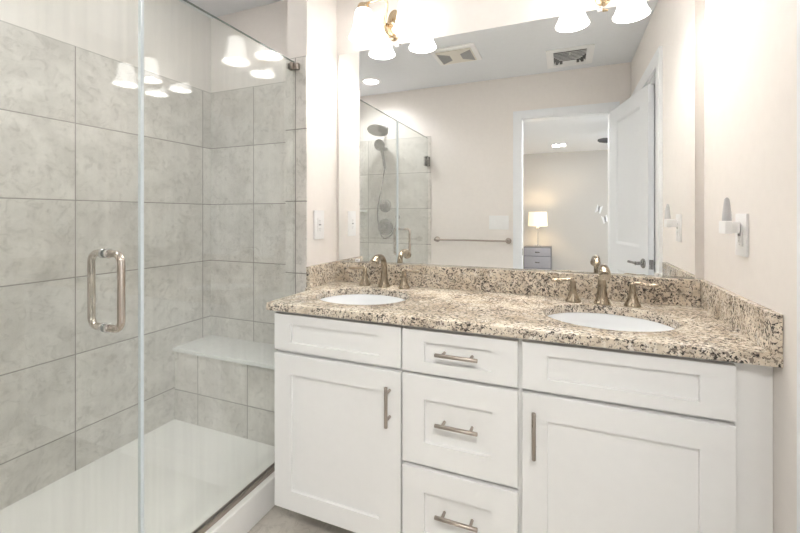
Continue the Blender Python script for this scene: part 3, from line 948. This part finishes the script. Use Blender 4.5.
def downlight(name, x, y, r, m, label, square=False):
    t = thing(name, label, 'ceiling light', (x, y, ZC))
    bm = new_bm()
    if square:
        box(bm, (x - r - .02, y - r - .02, ZC - .006), (x + r + .02, y + r + .02, ZC - .0005), .002)
    else:
        lathe(bm, [(r + .02, -.0005), (r + .02, -.004), (r + .005, -.008), (r, -.008)], T(x, y, ZC), 40)
    obj('trim_ring', bm, M_plastic, t)
    bm = new_bm()
    if square:
        box(bm, (x - r, y - r, ZC - .009), (x + r, y + r, ZC - .0062), .001)
    else:
        lathe(bm, [(r - .001, -.0082), (r - .004, -.0095)], T(x, y, ZC), 40)
    obj('diffuser', bm, m, t)
    return t


rl = thing('recessed_or_fill_light', 'round recessed ceiling light inside the shower', 'ceiling light', (hx, hy, ZC))
b = new_bm(); bb = bmesh.new()
ring_surface(bb, [[Vector((hx + q * math.cos(2 * PI * k / 48), hy + q * math.sin(2 * PI * k / 48), z)) for k in range(48)] for q, z in
             [(.100, ZC - .0004), (.098, ZC - .005), (.070, ZC - .006), (.064, ZC), (.060, ZC + .050), (.064, ZC + .050), (.0665, ZC - .0004)]], False, False, True)
bmesh.ops.recalc_face_normals(bb, faces=list(bb.faces)); merge(b, bb); obj('trim_ring', b, M_plastic, rl)
b = new_bm(); lathe(b, [(.0595, ZC + .047), (.0595, ZC + .044), (.056, ZC + .0425)], T(hx, hy, 0), 40); obj('diffuser', b, M_can, rl)
downlight('recessed_or_fill_light', -1.58, 1.22, .07, emit('bench_fill', (1, .975, .94), BENCH_FILL), 'added unseen fill light on the ceiling over the shower bench')  # extra lamp, out of view, brightens bench and back tiles
downlight('recessed_or_fill_light', -.30, 1.27, .07, emit('vanity_fill', (1, .965, .92), VANITY_FILL), 'added unseen fill light on the ceiling above the vanity counter')  # extra lamp, out of view, brightens the countertop
downlight('recessed_or_fill_light', -.075, -3.74, .10, emit('bed_can', (1, .98, .95), 12), 'recessed bedroom ceiling light above the far wall', True)
cl = thing('doorway_fill_panel', 'added unseen long fill panel just outside the bathroom doorway', 'ceiling light', (.3, -.6, ZC))  # extra panel, out of view, lights the vanity front through the door
b = new_bm(); box(b, (-.22, -.77, ZC - .03), (.82, -.43, ZC - .0005), .004); obj('housing', b, M_plastic, cl)
b = new_bm(); box(b, (-.2, -.75, ZC - .036), (.8, -.45, ZC - .0305), .002); obj('diffuser', b, M_doorfill, cl)

# ------------------------------------------------------------------ bedroom things
ns = thing('nightstand', 'grey two-drawer nightstand under the lit table lamp', 'nightstand', (-.44, -4.25, 0))
b = new_bm(); box(b, (-.675, -4.5, .06), (-.205, -4.065, .664), .004); obj('body', b, M_standedge, ns)
for z0, z1 in ((.505, .652), (.29, .495), (.075, .28)):
    b = new_bm(); box(b, (-.665, -4.064, z0), (-.215, -4.045, z1), .004); d = obj('drawer', b, M_stand, ns)
    zc = (z0 + z1) / 2
    b = new_bm(); box(b, (-.48, -4.0445, zc - .012), (-.40, -4.03, zc + .006), .003); obj('drawer_pull', b, M_steel, d)
for x in (-.65, -.23):
    for y in (-4.47, -4.09):
        b = new_bm(); box(b, (x - .02, y - .02, 0), (x + .02, y + .02, .06)); obj('leg', b, M_standedge, ns)
lamp = thing('table_lamp', 'lit table lamp with cream drum shade on the nightstand', 'table lamp', (-.44, -4.2, .6645))
b = new_bm(); box(b, (-.49, -4.25, .6645), (-.39, -4.15, .69), .004); obj('base', b, M_chrome, lamp)
b = new_bm(); cyl(b, (-.44, -4.2, .69), (0, 0, 1), .012, .37, 20); obj('stem', b, M_clear, lamp)
b = new_bm(); lathe(b, [(.028, 1.0), (.028, 1.02), (.012, 1.045), (.010, 1.14)], T(-.44, -4.2, 0), 20); obj('socket', b, M_steel, lamp)
b = new_bm()
bb = bmesh.new()
allr = [(.170, 1.045), (.160, 1.305), (.157, 1.305), (.167, 1.045)]
ring_surface(bb, [[Vector((-.44 + r * math.cos(2 * PI * k / 40), -4.2 + r * math.sin(2 * PI * k / 40), z)) for k in range(40)] for r, z in allr], False, False, True)
bmesh.ops.recalc_face_normals(bb, faces=list(bb.faces)); merge(b, bb)
obj('lamp_shade', b, M_lampshade, lamp)
b = new_bm(); lathe(b, [(.012, 1.14), (.028, 1.17), (.03, 1.19), (.018, 1.22), (.004, 1.228)], T(-.44, -4.2, 0), 20); obj('bulb', b, emit('lamp_bulb', (1, .72, .42), TABLE_LAMP * 6), lamp)

for (x, z, rz, lab) in ((.60, 1.36, .3, 'upper white butterfly ornament on the bedroom wall'), (.70, 1.175, -.3, 'lower white butterfly ornament on the bedroom wall')):
    t = thing('wall_butterfly', lab, 'wall ornament', (x, BY, z), group='bedroom wall butterflies')
    for s in (-1, 1):
        b = new_bm()
        o = [(0, -.02), (.03, -.075), (.075, -.08), (.09, -.04), (.06, -.005), (.10, .03), (.105, .085), (.06, .09), (.015, .04)]
        o = [(s * px, py) for px, py in o]
        if s < 0: o.reverse()
        prism(b, o, 0, .006, T(x, BY + .012, z) @ Matrix.Rotation(rz, 4, 'Y') @ Matrix.Rotation(-s * .25, 4, 'Z') @ Matrix.Rotation(PI / 2, 4, 'X'), .001)
        obj('wing', b, M_plastic, t)
    b = new_bm(); tube(b, [(x, BY + .014, z - .05), (x, BY + .016, z), (x, BY + .014, z + .05)], [.004, .010, .006], 12); obj('body', b, M_fanblade, t)

cf = thing('ceiling_fan', 'dark-bladed bedroom ceiling fan partly hidden by the open door', 'ceiling fan', (1.02, -2.2, ZC))
b = new_bm(); cyl(b, (1.02, -2.2, 2.25), (0, 0, 1), .014, .1895, 16); lathe(b, [(.06, ZC - .0005), (.05, ZC - .05), (.02, ZC - .06)], T(1.02, -2.2, 0), 28); obj('downrod', b, M_steel, cf)
b = new_bm(); lathe(b, [(.03, 2.27), (.095, 2.25), (.10, 2.19), (.07, 2.15), (.01, 2.145)], T(1.02, -2.2, 0), 32); obj('motor', b, M_steel, cf)
for k in range(5):
    a = PI - .12 + 2 * PI * k / 5
    b = new_bm()
    o = [(.11, -.04), (.2, -.06), (.52, -.07), (.59, -.045), (.605, 0), (.59, .045), (.52, .07), (.2, .06), (.11, .04)]
    prism(b, o, -.004, .004, T(1.005, -2.2, 2.205) @ Matrix.Rotation(a, 4, 'Z') @ Matrix.Rotation(.62, 4, 'X'), .001)
    obj('blade', b, M_fanblade, cf)
